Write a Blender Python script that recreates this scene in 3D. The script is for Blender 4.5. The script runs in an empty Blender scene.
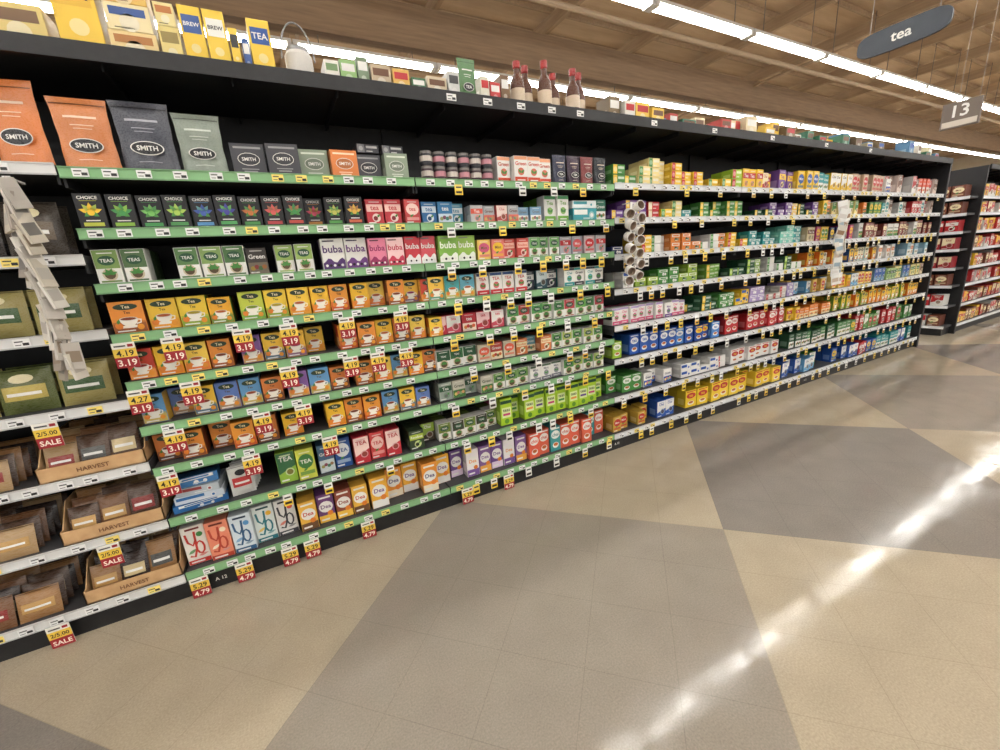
import bpy, math, random
from mathutils import Matrix, Vector
random.seed(11)
R = random.random
U = random.uniform
CH = random.choice
F = 2.13           # shelf front plane (y)

def lin1(c):
    c = c/255.0
    return c/12.92 if c <= 0.04045 else ((c+0.055)/1.055)**2.4
_lc = {}
def lin(c):
    k = tuple(c)
    if k not in _lc:
        _lc[k] = (lin1(c[0]), lin1(c[1]), lin1(c[2]), 1.0)
    return _lc[k]
def mixc(a, b, t): return tuple(int(a[i]*(1-t)+b[i]*t) for i in range(3))
def dk(c, t=0.6): return tuple(int(x*t) for x in c)

# ---------------- materials ----------------
def newmat(name):
    m = bpy.data.materials.new(name); m.use_nodes = True
    return m, m.node_tree.nodes, m.node_tree.links, m.node_tree.nodes['Principled BSDF']
def attr_mat(name, rough, metal=0.0, coat=0.0):
    m, n, l, b = newmat(name)
    a = n.new('ShaderNodeAttribute'); a.attribute_name = 'Col'
    no = n.new('ShaderNodeTexNoise'); no.inputs['Scale'].default_value = 60
    mp = n.new('ShaderNodeMapRange'); mp.inputs[3].default_value = rough-0.06; mp.inputs[4].default_value = rough+0.06
    l.new(no.outputs[0], mp.inputs[0]); l.new(mp.outputs[0], b.inputs['Roughness'])
    l.new(a.outputs['Color'], b.inputs['Base Color'])
    b.inputs['Metallic'].default_value = metal
    b.inputs['Coat Weight'].default_value = coat
    return m
def noise_mat(name, c1, c2, scale, rough=0.6, metal=0.0, bump=0.0, stretch=(1,1,1)):
    m, n, l, b = newmat(name)
    tc = n.new('ShaderNodeTexCoord'); mpg = n.new('ShaderNodeMapping'); mpg.inputs['Scale'].default_value = stretch
    no = n.new('ShaderNodeTexNoise'); no.inputs['Scale'].default_value = scale; no.inputs['Detail'].default_value = 5
    cr = n.new('ShaderNodeValToRGB')
    cr.color_ramp.elements[0].color = lin(c1); cr.color_ramp.elements[1].color = lin(c2)
    cr.color_ramp.elements[0].position = 0.3; cr.color_ramp.elements[1].position = 0.7
    l.new(tc.outputs['Object'], mpg.inputs[0]); l.new(mpg.outputs[0], no.inputs['Vector'])
    l.new(no.outputs[0], cr.inputs[0]); l.new(cr.outputs[0], b.inputs['Base Color'])
    b.inputs['Roughness'].default_value = rough; b.inputs['Metallic'].default_value = metal
    if bump:
        bp = n.new('ShaderNodeBump'); bp.inputs['Strength'].default_value = bump; bp.inputs['Distance'].default_value = 0.01
        l.new(no.outputs[0], bp.inputs['Height']); l.new(bp.outputs[0], b.inputs['Normal'])
    return m
M_PACK = attr_mat('printed_carton', 0.42)
M_FOIL = attr_mat('printed_film', 0.28)
M_MATTE = attr_mat('matte_paint', 0.6)
M_METAL = attr_mat('steel', 0.3, metal=0.8)
M_BLACK = noise_mat('black_powdercoat', (24,24,26), (32,32,34), 30, 0.5)
M_CARD = noise_mat('cardboard', (190,150,104), (206,168,122), 25, 0.8, bump=0.1)
M_DECK = noise_mat('roof_deck_plywood', (184,156,124), (202,176,142), 1.2, 0.8, stretch=(1,6,1))
M_BEAM = noise_mat('glulam_timber', (124,100,76), (146,120,92), 2.5, 0.7, stretch=(0.6,8,8))
M_JOIST = noise_mat('joist_timber', (154,128,100), (176,150,118), 2.5, 0.7, stretch=(8,0.6,8))
M_WALL = noise_mat('wall_paint', (178,164,140), (188,174,150), 3, 0.8)
M_SIGN = noise_mat('sign_slate', (58,64,72), (66,72,80), 8, 0.5)

def emis(name, col, st):
    m = bpy.data.materials.new(name); m.use_nodes = True
    b = m.node_tree.nodes['Principled BSDF']
    b.inputs['Base Color'].default_value = (0.9,0.9,0.9,1)
    b.inputs['Emission Color'].default_value = col
    b.inputs['Emission Strength'].default_value = st
    return m
M_TUBE = emis('fluorescent_tube', (1.0, 0.985, 0.955, 1), 20.0)

# ---------------- mesh builder ----------------
_txt = {}
def glyphs(s):
    if s in _txt: return _txt[s]
    cu = bpy.data.curves.new('t', 'FONT'); cu.body = s; cu.size = 1.0; cu.resolution_u = 2; cu.offset = 0.018
    ob = bpy.data.objects.new('t', cu); bpy.context.scene.collection.objects.link(ob)
    dg = bpy.context.evaluated_depsgraph_get(); dg.update()
    me = ob.evaluated_get(dg).to_mesh()
    vs = [(v.co.x, v.co.y) for v in me.vertices]; fs = [tuple(p.vertices) for p in me.polygons]
    ob.evaluated_get(dg).to_mesh_clear()
    bpy.data.objects.remove(ob); bpy.data.curves.remove(cu)
    if not vs: vs = [(0,0),(1,0),(1,1)]; fs = [(0,1,2)]
    x0 = min(v[0] for v in vs); x1 = max(v[0] for v in vs); y0 = min(v[1] for v in vs); y1 = max(v[1] for v in vs)
    cx, cy = (x0+x1)/2, (y0+y1)/2
    vs = [(v[0]-cx, v[1]-cy) for v in vs]
    _txt[s] = (vs, fs, x1-x0, y1-y0)
    return _txt[s]

class MB:
    def __init__(s):
        s.v = []; s.f = []; s.c = []; s.m = Matrix.Identity(4); s.surf = None; s.k = 0.0005
    def at(s, x, y, z, yaw=0.0, lean=0.0, roll=0.0):
        s.m = Matrix.Translation((x,y,z)) @ Matrix.Rotation(yaw,4,'Z') @ Matrix.Rotation(lean,4,'X') @ Matrix.Rotation(roll,4,'Y')
        return s
    def add(s, pts, faces, col):
        b = len(s.v); m = s.m
        for p in pts:
            q = m @ Vector(p); s.v.append((q.x,q.y,q.z))
        lc = lin(col)
        for f in faces:
            s.f.append(tuple(i+b for i in f)); s.c.append(lc)
    def box(s, x0,x1,y0,y1,z0,z1, col, side=None, top=None):
        p = [(x0,y0,z0),(x1,y0,z0),(x1,y1,z0),(x0,y1,z0),(x0,y0,z1),(x1,y0,z1),(x1,y1,z1),(x0,y1,z1)]
        s.add(p, [(0,1,5,4),(2,3,7,6)], col)
        sd = side or col
        s.add(p, [(1,2,6,5),(3,0,4,7)], sd)
        s.add(p, [(4,5,6,7),(0,3,2,1)], top or sd)
    def body(s, w,h,d,col,side=None,top=None):
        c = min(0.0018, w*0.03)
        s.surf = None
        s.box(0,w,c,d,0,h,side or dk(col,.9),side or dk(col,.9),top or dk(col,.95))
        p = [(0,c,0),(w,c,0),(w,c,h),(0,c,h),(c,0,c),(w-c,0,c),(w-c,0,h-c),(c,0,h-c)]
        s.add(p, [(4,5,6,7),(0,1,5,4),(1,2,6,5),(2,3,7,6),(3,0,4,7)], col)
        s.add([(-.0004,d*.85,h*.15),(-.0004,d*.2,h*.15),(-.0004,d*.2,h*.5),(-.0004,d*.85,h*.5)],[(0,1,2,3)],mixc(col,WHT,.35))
    def dp(s, x, z, L):
        y = s.surf(x,z) if s.surf else 0.0
        return (x, y - (0.0016 if s.surf else s.k)*L, z)
    def rect(s, x0,z0,x1,z1,col,L=1):
        if s.surf:
            n = 8; pts = []; fs = []
            for j in range(n+1):
                for i in range(n+1):
                    pts.append(s.dp(x0+(x1-x0)*i/n, z0+(z1-z0)*j/n, L))
            for j in range(n):
                for i in range(n):
                    a = j*(n+1)+i; fs.append((a,a+1,a+n+2,a+n+1))
            s.add(pts, fs, col)
        else:
            s.add([s.dp(x0,z0,L),s.dp(x1,z0,L),s.dp(x1,z1,L),s.dp(x0,z1,L)], [(0,1,2,3)], col)
    def poly(s, pts, col, L=1):
        s.add([s.dp(x,z,L) for x,z in pts], [tuple(range(len(pts)))], col)
    def disc(s, cx,cz,rx,col,L=1,rz=None,n=14,a0=0,a1=2*math.pi):
        rz = rz or rx
        full = abs(a1-a0-2*math.pi) < 1e-6
        k = n if full else n+1
        pts = [s.dp(cx,cz,L)]+[s.dp(cx+rx*math.cos(a0+(a1-a0)*i/n), cz+rz*math.sin(a0+(a1-a0)*i/n), L) for i in range(k)]
        fs = [(0,1+i,1+(i+1)%k) for i in range(n)] if full else [(0,1+i,2+i) for i in range(n)]
        s.add(pts, fs, col)
    def stroke(s, pts, wd, col, L=1):
        P = []
        for i,(x,z) in enumerate(pts):
            a = pts[max(0,i-1)]; b = pts[min(len(pts)-1,i+1)]
            dx,dz = b[0]-a[0], b[1]-a[1]; q = math.hypot(dx,dz) or 1
            nx,nz = -dz/q*wd/2, dx/q*wd/2
            P += [s.dp(x+nx,z+nz,L), s.dp(x-nx,z-nz,L)]
        s.add(P, [(2*i+1,2*i+3,2*i+2,2*i) for i in range(len(pts)-1)], col)
    def text(s, t, cx,cz,maxw,maxh,col,L=2):
        vs,fs,w,h = glyphs(t)
        k = min(maxw/w, maxh/h)
        s.add([s.dp(cx+x*k, cz+y*k, L) for x,y in vs], fs, col)
    def leaf(s, cx,cz,ln,wd,ang,col,L=1):
        ca,sa = math.cos(ang), math.sin(ang); pts = []
        for t,q in ((0,0),(.3,.5),(.6,.42),(1,0),(.6,-.42),(.3,-.5)):
            a = t*ln; b = q*wd; pts.append((cx+a*ca-b*sa, cz+a*sa+b*ca))
        s.poly(pts, col, L)
    def lathe(s, prof, cx, cy, z0, n=16):
        for k in range(len(prof)-1):
            r0,za,col = prof[k]; r1,zb,_ = prof[k+1]
            pts = []; fs = []
            for i in range(n):
                a = 2*math.pi*i/n
                pts += [(cx+r0*math.cos(a),cy+r0*math.sin(a),z0+za),(cx+r1*math.cos(a),cy+r1*math.sin(a),z0+zb)]
            for i in range(n):
                j = (i+1)%n; fs.append((2*i,2*j,2*j+1,2*i+1))
            s.add(pts, fs, col)
    def build(s, name, mat, parent=None, smooth=False):
        me = bpy.data.meshes.new(name); me.from_pydata(s.v, [], s.f)
        at = me.color_attributes.new('Col', 'FLOAT_COLOR', 'CORNER')
        arr = []
        for f,c in zip(s.f, s.c): arr.extend(c*len(f))
        at.data.foreach_set('color', arr)
        me.materials.append(mat)
        if smooth:
            me.polygons.foreach_set('use_smooth', [True]*len(me.polygons))
        me.update()
        ob = bpy.data.objects.new(name, me); bpy.context.scene.collection.objects.link(ob)
        if parent: ob.parent = parent
        return ob
def empty(name, loc=(0,0,0)):
    e = bpy.data.objects.new(name, None); bpy.context.scene.collection.objects.link(e); return e

# ---------------- colours ----------------
BLK=(26,26,29); WHT=(234,232,226); RED=(190,40,44); CRM=(236,222,182); YEL=(238,194,46); ORG=(226,128,42)
GRN=(70,138,60); LIM=(158,198,56); DGR=(36,82,52); BLU=(36,84,168); LBL=(98,164,206); TEA=(44,148,148)
PUR=(112,70,144); PNK=(216,94,132); COR=(224,96,70); GRY=(140,142,144); BRN=(110,72,46); SAG=(150,166,140); NAV=(30,44,94)
MAG=(176,42,100); SLT=(62,64,72); TAN=(206,176,130); LAV=(168,150,196)
WORDS=['Tea','Peach','Mint','Lemon','Chai','Berry','Green','Sleep','Rooibos','Honey']
def hv(a,n):
    return (sum(sum(x)*(i+3) for i,x in enumerate(a) if isinstance(x,tuple))*7)%n

# ---------------- package styles (front face local y=0) ----------------
def s_leaf(m,w,h,d,a):
    m.body(w,h,d,(30,30,33))
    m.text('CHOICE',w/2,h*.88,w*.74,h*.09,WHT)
    m.rect(w*.2,h*.79,w*.8,h*.8,a[0])
    for i in range(5):
        m.leaf(w*.5,h*.48,h*.27,h*.13,math.pi*(0.1+0.2*i),mixc(a[0],(120,170,90),.35) if i%2 else a[1],1)
    m.leaf(w*.5,h*.48,h*.2,h*.12,-0.6,GRN,2); m.leaf(w*.5,h*.48,h*.2,h*.12,math.pi+.6,GRN,2)
    m.disc(w*.5,h*.47,w*.13,a[1],3)
    m.rect(w*.14,h*.1,w*.86,h*.2,a[0]); m.rect(w*.25,h*.24,w*.75,h*.27,WHT)
def s_cup(m,w,h,d,a):
    c1,c2 = a[0],a[1]; q=hv(a,7)
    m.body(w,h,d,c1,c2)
    m.rect(w*.02,h*.02,w*.98,h*.3,mixc(c2,c1,.25))
    m.rect(w*.02,h*.3,w*.98,h*.36,mixc(c2,c1,.6))
    m.disc(w*.5,h*.83,w*.36,[(40,60,40),(60,44,36),(40,50,80),(90,40,40)][q%4],1,rz=h*.1)
    m.text('Tea',w*.5,h*.83,w*.42,h*.1,CRM,2)
    m.text(WORDS[q],w*.5,h*.65,w*.8,h*.08,dk(c2,.4),2)
    m.disc(w*.5,h*.2,w*.38,(244,238,226),2,rz=h*.045)
    m.disc(w*.5,h*.45,w*.27,(244,238,226),3,rz=h*.24,a0=math.pi,a1=2*math.pi)
    m.disc(w*.5,h*.45,w*.27,(214,206,196),4,rz=h*.06)
    m.disc(w*.5,h*.45,w*.23,a[2] if len(a)>2 else (176,84,24),5,rz=h*.045)
    m.stroke([(w*.75,h*.42),(w*.86,h*.4),(w*.84,h*.31),(w*.7,h*.28)],w*.045,(244,238,226),3)
    fc=[ORG,RED,YEL,PUR,GRN,PNK,LIM][q]
    m.disc(w*.18,h*.24,w*.12,fc,4); m.disc(w*.8,h*.17,w*.11,mixc(fc,YEL,.3),4); m.leaf(w*.16,h*.3,w*.2,w*.1,1.2,GRN,5)
    m.rect(w*.1,h*.05,w*.62,h*.09,WHT,2)
def s_band(m,w,h,d,a):
    c1,c2 = a[0],a[1]; t = a[2] if len(a)>2 else None; q=hv(a,5)
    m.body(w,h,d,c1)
    tcol = WHT if sum(c2)<430 else (c1 if sum(c1)<430 else dk(c1,.5))
    t = t or WORDS[hv(a,10)]
    if q in (0,3):
        m.rect(w*.03,h*.52,w*.97,h*.8,c2); m.text(t,w/2,h*.66,w*.8,h*.17,tcol)
        m.disc(w*.55,h*.28,w*.24,mixc(c2,WHT,.45)); m.disc(w*.5,h*.26,w*.13,dk(c1,.7),2); m.leaf(w*.6,h*.3,w*.25,w*.12,.8,GRN,3)
    elif q==1:
        m.rect(w*.02,h*.02,w*.98,h*.46,c2); m.text(t,w/2,h*.68,w*.82,h*.17,WHT if sum(c1)<430 else dk(c2,.5))
        for k in range(4): m.disc(w*(.22+.19*k),h*(.24+.05*(k%2)),w*.12,mixc(c1,(YEL,RED,GRN,ORG)[k],.55),2+k*.3)
    elif q==2:
        m.disc(w*.5,h*.6,w*.42,c2,1,rz=h*.24); m.text(t,w/2,h*.6,w*.62,h*.14,tcol)
        m.rect(w*.1,h*.16,w*.9,h*.28,mixc(c1,c2,.6)); m.leaf(w*.3,h*.3,w*.3,w*.13,.5,GRN,2)
    else:
        m.poly([(w*.02,h*.3),(w*.98,h*.52),(w*.98,h*.98),(w*.02,h*.98)],c2,1); m.text(t,w/2,h*.78,w*.8,h*.15,tcol)
        m.disc(w*.62,h*.34,w*.25,mixc(c1,WHT,.6),2); m.disc(w*.62,h*.34,w*.18,mixc(c1,BRN,.6),3)
    m.rect(w*.08,h*.06,w*.5,h*.11,WHT); m.rect(w*.2,h*.87,w*.8,h*.91,mixc(c1,WHT,.7),2)
def s_white(m,w,h,d,a):
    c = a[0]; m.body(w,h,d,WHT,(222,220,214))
    m.rect(0.002,h*.0+.002,w-.002,h*.22,c); m.rect(0.002,h*.86,w-.002,h-.002,a[1] if len(a)>1 else c)
    m.text(a[2] if len(a)>2 else WORDS[hv(a,10)],w/2,h*.72,w*.82,h*.15,c)
    m.disc(w*.5,h*.42,w*.24,mixc(c,WHT,.25)); m.leaf(w*.5,h*.36,h*.2,h*.1,.7,GRN,2); m.leaf(w*.5,h*.36,h*.2,h*.1,2.3,GRN,2)
    m.rect(w*.2,h*.08,w*.8,h*.12,WHT,2)
def s_green(m,w,h,d,a):
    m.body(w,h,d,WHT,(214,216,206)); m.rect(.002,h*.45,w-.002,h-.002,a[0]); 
    m.disc(w*.5,h*.68,w*.34,DGR,2,rz=h*.14); m.text('TEAS',w*.5,h*.68,w*.5,h*.1,WHT,3)
    m.disc(w*.5,h*.27,w*.3,(206,190,160),2); m.disc(w*.5,h*.27,w*.22,(90,70,44),3)
    for k in range(4): m.leaf(w*.5,h*.27,h*.2,h*.09,.4+k*.8,GRN,4)
    m.rect(w*.1,h*.05,w*.9,h*.1,a[0]); m.rect(w*.2,h*.88,w*.8,h*.91,WHT,2)
def s_boba(m,w,h,d,a):
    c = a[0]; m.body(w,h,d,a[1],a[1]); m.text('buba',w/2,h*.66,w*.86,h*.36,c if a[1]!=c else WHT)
    pts=[(0.002,.002),(w-.002,.002),(w-.002,h*.3)]+[(w*(1-i/8.0)+(.002 if i==8 else -.002 if i==0 else 0),h*(.3+.08*math.sin(i*1.4))) for i in range(9)]
    m.poly(pts,c,1)
    for i in range(5): m.disc(w*(.16+.17*i),h*.14,w*.06,(30,20,24) if i%2 else WHT,2)
    m.rect(w*.1,h*.9,w*.6,h*.94,dk(c,.5))
def s_swirl(m,w,h,d,a):
    c=a[0]; bg=a[1]; m.body(w,h,d,bg,bg)
    m.rect(.002,.002,w-.002,h*.12,c)
    m.stroke([(w*.15,h*.82),(w*.2,h*.6),(w*.38,h*.5),(w*.52,h*.62),(w*.55,h*.85)],w*.1,c,2)
    m.stroke([(w*.53,h*.7),(w*.5,h*.4),(w*.35,h*.2),(w*.15,h*.24)],w*.1,c,2)
    m.stroke([(w*.66+w*.17*math.cos(t*.7),h*.42+h*.16*math.sin(t*.7)) for t in range(10)],w*.09,c,3)
    m.disc(w*.75,h*.76,w*.14,a[2],2); m.rect(w*.2,h*.9,w*.8,h*.95,dk(c,.6)); m.rect(w*.12,h*.04,w*.7,h*.08,WHT,2)
    m.leaf(w*.1,h*.3,w*.5,w*.16,.5,mixc(a[2],WHT,.3),1); m.leaf(w*.5,h*.2,w*.45,w*.15,.2,mixc(c,WHT,.5),1)
def s_dr(m,w,h,d,a):
    c=a[0]; c2=a[1]; m.body(w,h,d,c,dk(c,.8)); m.rect(.002,.002,w-.002,h*.26,c2)
    m.disc(w*.5,h*.56,w*.42,WHT,2,rz=h*.2); m.text('Dea',w*.5,h*.57,w*.6,h*.2,a[2],3)
    m.disc(w*.7,h*.32,w*.17,ORG,4); m.rect(w*.15,h*.86,w*.85,h*.92,WHT,2); m.rect(w*.12,h*.08,w*.6,h*.14,WHT,2)
def s_neon(m,w,h,d,a):
    m.body(w,h,d,(170,208,46),(146,184,46)); m.rect(w*.12,h*.28,w*.88,h*.66,(222,234,170))
    m.rect(w*.2,h*.36,w*.8,h*.44,a[0],2); m.text('teas',w*.5,h*.56,w*.6,h*.13,DGR,3); m.rect(.002,h*.8,w-.002,h*.92,DGR)
    m.disc(w*.5,h*.14,w*.2,(96,150,40))
def s_small(m,w,h,d,a):
    q=hv(a,3); m.body(w,h,d,a[0]); 
    if q==0: m.rect(w*.04,h*.5,w*.6,h*.9,a[1]); m.disc(w*.78,h*.45,h*.3,mixc(a[0],WHT,.55)); m.disc(w*.78,h*.45,h*.17,a[1],2)
    elif q==1: m.rect(w*.02,h*.04,w*.34,h*.96,a[1]); m.disc(w*.18,h*.5,h*.26,mixc(a[1],WHT,.5),2); m.rect(w*.42,h*.55,w*.92,h*.8,mixc(a[0],WHT,.75))
    else: m.rect(w*.1,h*.6,w*.9,h*.92,WHT); m.rect(w*.2,h*.68,w*.8,h*.84,a[0],2); m.disc(w*.5,h*.3,h*.22,a[1],1); m.disc(w*.7,h*.3,h*.18,mixc(a[1],WHT,.4),2)
    m.rect(w*.42,h*.14,w*.7,h*.26,mixc(a[0],WHT,.7),2)
def s_plain(m,w,h,d,a):
    m.body(w,h,d,a[0]); m.disc(w*.5,h*.52,w*.33,(230,228,220),1,rz=h*.2); m.disc(w*.5,h*.52,w*.31,dk(a[0],.8),2,rz=h*.18)
    m.text('SMITH',w*.5,h*.52,w*.42,h*.11,WHT,3); m.rect(w*.1,h*.84,w*.9,h*.9,a[1]); m.rect(w*.3,h*.12,w*.7,h*.16,a[1]); m.rect(w*.25,h*.2,w*.75,h*.23,a[1])
def s_big(m,w,h,d,a):
    m.body(w,h,d,a[0]); m.disc(w*.5,h*.68,w*.42,a[1],1,rz=h*.17); m.text(a[2],w*.5,h*.68,w*.62,h*.15,a[3],2)
    m.disc(w*.5,h*.25,w*.3,WHT,1,rz=h*.12); m.disc(w*.5,h*.28,w*.22,(190,100,40),2,rz=h*.07); m.rect(w*.1,h*.9,w*.9,h*.95,a[1])
ST = dict(leaf=s_leaf,cup=s_cup,band=s_band,white=s_white,green=s_green,boba=s_boba,swirl=s_swirl,dr=s_dr,neon=s_neon,small=s_small,plain=s_plain,big=s_big)

def place(m, x, z, st, w, h, a, y=None, deep=3, stack=1, d=0.075, gap=0.003):
    if y is None:
        y = F+0.025+U(0,0.035)
        if R()<.10: y += .055; deep=max(1,deep-1)
    for k in range(stack):
        m.at(x+gap/2+U(-.001,.001), y+U(0,.004), z+k*(h+.0006), U(-.05,.05) if stack==1 else U(-.02,.02))
        ST[st](m, w-gap-.002, h-.001, d, a)
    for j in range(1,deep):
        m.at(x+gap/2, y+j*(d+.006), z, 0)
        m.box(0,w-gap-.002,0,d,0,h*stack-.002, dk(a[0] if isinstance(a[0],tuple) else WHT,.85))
    m.m = Matrix.Identity(4)

def row(m, x, z, items):
    for it in items:
        if not isinstance(it, tuple): x += it; continue
        st,n,w,h,pal = it[:5]; o = it[5] if len(it)>5 else {}
        for i in range(n):
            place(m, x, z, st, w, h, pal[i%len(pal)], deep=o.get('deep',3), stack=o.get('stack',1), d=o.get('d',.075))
            x += w
    return x

def pouch(m, x, y, z, w, h, t, col, yaw=0, lean=0):
    m.at(x,y+t,z,yaw,lean)
    N=14
    def half(u): return (0.5-abs(u-0.5))*2
    def yf(xx,zz):
        u = min(max(xx/w,0),1); q = min(max(zz/h,0),1)
        prof = (1-q)**.55 if q<.9 else (0.1)**.55*(1-q)/.1
        return -t*prof*(half(u)**.45)*(0.72+0.2*math.sin(q*9+u*2)+.1*math.sin(u*13+q*5))
    def xs(u,q): return w*(u + (0.5-u)*(0.07*math.sin(q*math.pi)+.012*math.sin(q*17)))
    for sgn in (1,-1):
        pts=[];fs=[]
        for j in range(N+1):
            for i in range(N+1):
                u=i/N;q=j/N
                pts.append((xs(u,q), yf(u*w,q*h)*(1 if sgn==1 else -.6), q*h))
        for j in range(N):
            for i in range(N):
                a=j*(N+1)+i; f=(a,a+1,a+N+2,a+N+1); fs.append(f if sgn==1 else f[::-1])
        m.add(pts,fs,col)
    pts=[]
    for i in range(N+1): pts.append((xs(i/N,0), yf(i/N*w,0),0.0))
    for i in range(N,-1,-1): pts.append((xs(i/N,0), -.6*yf(i/N*w,0),0.0))
    m.add(pts,[tuple(range(len(pts)))[::-1]],dk(col))
    m.surf = yf
def pouch_label(m, w, h, col, c2, word='SMITH'):
    m.rect(0.006,h*.905,w-.006,h*.918,dk(col,.6))
    yc_=min(m.surf(w*(.5+.3*math.cos(a)),h*(.34+.1*math.sin(a))) for a in [i*.4 for i in range(16)]+[0]); yc_=min(yc_,min(m.surf(w*(.3+.1*i),h*.34) for i in range(5)))
    sf=m.surf; m.surf=lambda xx,zz:yc_-.001
    m.disc(w*.5,h*.34,w*.29,WHT,0,rz=h*.1,n=24); m.disc(w*.5,h*.34,w*.27,(34,34,36),.4,rz=h*.088,n=24)
    m.text(word,w*.5,h*.34,w*.38,h*.07,WHT,.8)
    m.surf=sf
    m.rect(w*.3,h*.62,w*.7,h*.632,c2); m.rect(w*.34,h*.575,w*.66,h*.585,c2); m.rect(w*.22,h*.72,w*.78,h*.75,c2)
    m.rect(w*.3,h*.14,w*.7,h*.15,c2)
    m.surf=None; m.m=Matrix.Identity(4)
def pillow(m, x,y,z,w,h,t,col,band=None,yaw=0,lean=0,roll=0,zc=None):
    m.at(x,y,z,yaw,lean,roll); N=7
    def yy(u,q): return t*(math.sin(math.pi*min(max(u,0),1))*math.sin(math.pi*min(max(q,0),1)))**.6
    for s in (1,-1):
        pts=[];fs=[]
        for j in range(N+1):
            for i in range(N+1):
                u=i/N;q=j/N; pts.append((u*w,-s*yy(u,q),q*h))
        for j in range(N):
            for i in range(N):
                a=j*(N+1)+i;f=(a,a+1,a+N+2,a+N+1);fs.append(f if s==1 else f[::-1])
        m.add(pts,fs,col)
    if band:
        m.surf=lambda xx,zz:-yy(xx/w,zz/h)
        m.rect(w*.12,h*.3,w*.88,h*.62,band,1); m.rect(w*.2,h*.4,w*.8,h*.47,WHT,2)
        m.rect(w*.02,h*.955,w*.98,h*.975,dk(col,.6),1)
        if zc: m.disc(w*.5,h*.78,w*.22,zc,1,rz=h*.1)
        m.surf=None
    m.m=Matrix.Identity(4)

# ================= ROOM =================
def plane_obj(name, pts, mat):
    me=bpy.data.meshes.new(name); me.from_pydata(pts,[],[(0,1,2,3)]); me.materials.append(mat)
    o=bpy.data.objects.new(name,me); bpy.context.scene.collection.objects.link(o); return o
X0,X1,Y0,Y1,ZC = -14,40,-14,26,6.3
mf,n,l,b = newmat('polished_vinyl_tile')
g=n.new('ShaderNodeNewGeometry'); sp=n.new('ShaderNodeSeparateXYZ'); l.new(g.outputs['Position'],sp.inputs[0])
def mth(op,a,bv=None):
    q=n.new('ShaderNodeMath'); q.operation=op
    for i,vv in enumerate((a,bv)):
        if vv is None: continue
        if isinstance(vv,(int,float)): q.inputs[i].default_value=vv
        else: l.new(vv,q.inputs[i])
    return q.outputs[0]
u=mth('SUBTRACT',sp.outputs[0],sp.outputs[1]); v=mth('ADD',sp.outputs[0],sp.outputs[1])
fu=mth('FLOOR',mth('DIVIDE',mth('SUBTRACT',u,.685),2.2)); fv=mth('FLOOR',mth('DIVIDE',mth('SUBTRACT',v,2.95),2.2))
par=mth('FLOORED_MODULO',mth('ADD',fu,fv),2.0); gr=mth('FLOORED_MODULO',fu,2.0)
def mixn(fac,a,bb,mode='MIX'):
    q=n.new('ShaderNodeMix'); q.data_type='RGBA'; q.blend_type=mode
    if isinstance(fac,(int,float)): q.inputs[0].default_value=fac
    else: l.new(fac,q.inputs[0])
    for i,vv in ((6,a),(7,bb)):
        if isinstance(vv,tuple): q.inputs[i].default_value=vv
        else: l.new(vv,q.inputs[i])
    return q.outputs[2]
c=mixn(gr,lin((141,134,126)),lin((155,146,134)))
c2=mixn(par,c,lin((181,168,146)))
no=n.new('ShaderNodeTexNoise'); no.inputs['Scale'].default_value=160; no.inputs['Detail'].default_value=4; l.new(g.outputs['Position'],no.inputs['Vector'])
no2=n.new('ShaderNodeTexNoise'); no2.inputs['Scale'].default_value=6; no2.inputs['Detail'].default_value=6; l.new(g.outputs['Position'],no2.inputs['Vector'])
k1=n.new('ShaderNodeMapRange'); k1.inputs[1].default_value=.3;k1.inputs[2].default_value=.7;k1.inputs[3].default_value=.84; k1.inputs[4].default_value=1.1; l.new(no.outputs[0],k1.inputs[0])
k2=n.new('ShaderNodeMapRange'); k2.inputs[1].default_value=.3;k2.inputs[2].default_value=.7;k2.inputs[3].default_value=.94; k2.inputs[4].default_value=1.04; l.new(no2.outputs[0],k2.inputs[0])
sm1=mth('LESS_THAN',mth('FRACT',mth('DIVIDE',mth('SUBTRACT',u,.685),.44)),.008); sm2=mth('LESS_THAN',mth('FRACT',mth('DIVIDE',mth('SUBTRACT',v,2.95),.44)),.008)
seam=mth('SUBTRACT',1.0,mth('MULTIPLY',mth('MAXIMUM',sm1,sm2),.18))
fac=mth('MULTIPLY',mth('MULTIPLY',k1.outputs[0],k2.outputs[0]),seam)
vm=n.new('ShaderNodeVectorMath'); vm.operation='SCALE'; l.new(c2,vm.inputs[0]); l.new(fac,vm.inputs['Scale'])
l.new(vm.outputs[0],b.inputs['Base Color'])
wv=n.new('ShaderNodeTexNoise'); wv.inputs['Scale'].default_value=4.5; wv.inputs['Detail'].default_value=9; wv.inputs['Roughness'].default_value=.7; l.new(g.outputs['Position'],wv.inputs['Vector'])
rr=n.new('ShaderNodeMapRange'); rr.inputs[1].default_value=.38; rr.inputs[2].default_value=.62; rr.inputs[3].default_value=.05; rr.inputs[4].default_value=.17; l.new(wv.outputs[0],rr.inputs[0]); l.new(rr.outputs[0],b.inputs['Roughness'])
bp=n.new('ShaderNodeBump'); bp.inputs['Strength'].default_value=.12; bp.inputs['Distance'].default_value=.002
no3=n.new('ShaderNodeTexNoise'); no3.inputs['Scale'].default_value=34; no3.inputs['Detail'].default_value=4; l.new(g.outputs['Position'],no3.inputs['Vector']); l.new(no3.outputs[0],bp.inputs['Height']); l.new(bp.outputs[0],b.inputs['Normal'])
sl=n.new('ShaderNodeMapRange'); sl.inputs[1].default_value=.35; sl.inputs[2].default_value=.65; sl.inputs[3].default_value=.5; sl.inputs[4].default_value=.26; l.new(wv.outputs[0],sl.inputs[0]); l.new(sl.outputs[0],b.inputs['Specular IOR Level'])
plane_obj('floor',[(X0,Y0,0),(X1,Y0,0),(X1,Y1,0),(X0,Y1,0)],mf)
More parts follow.
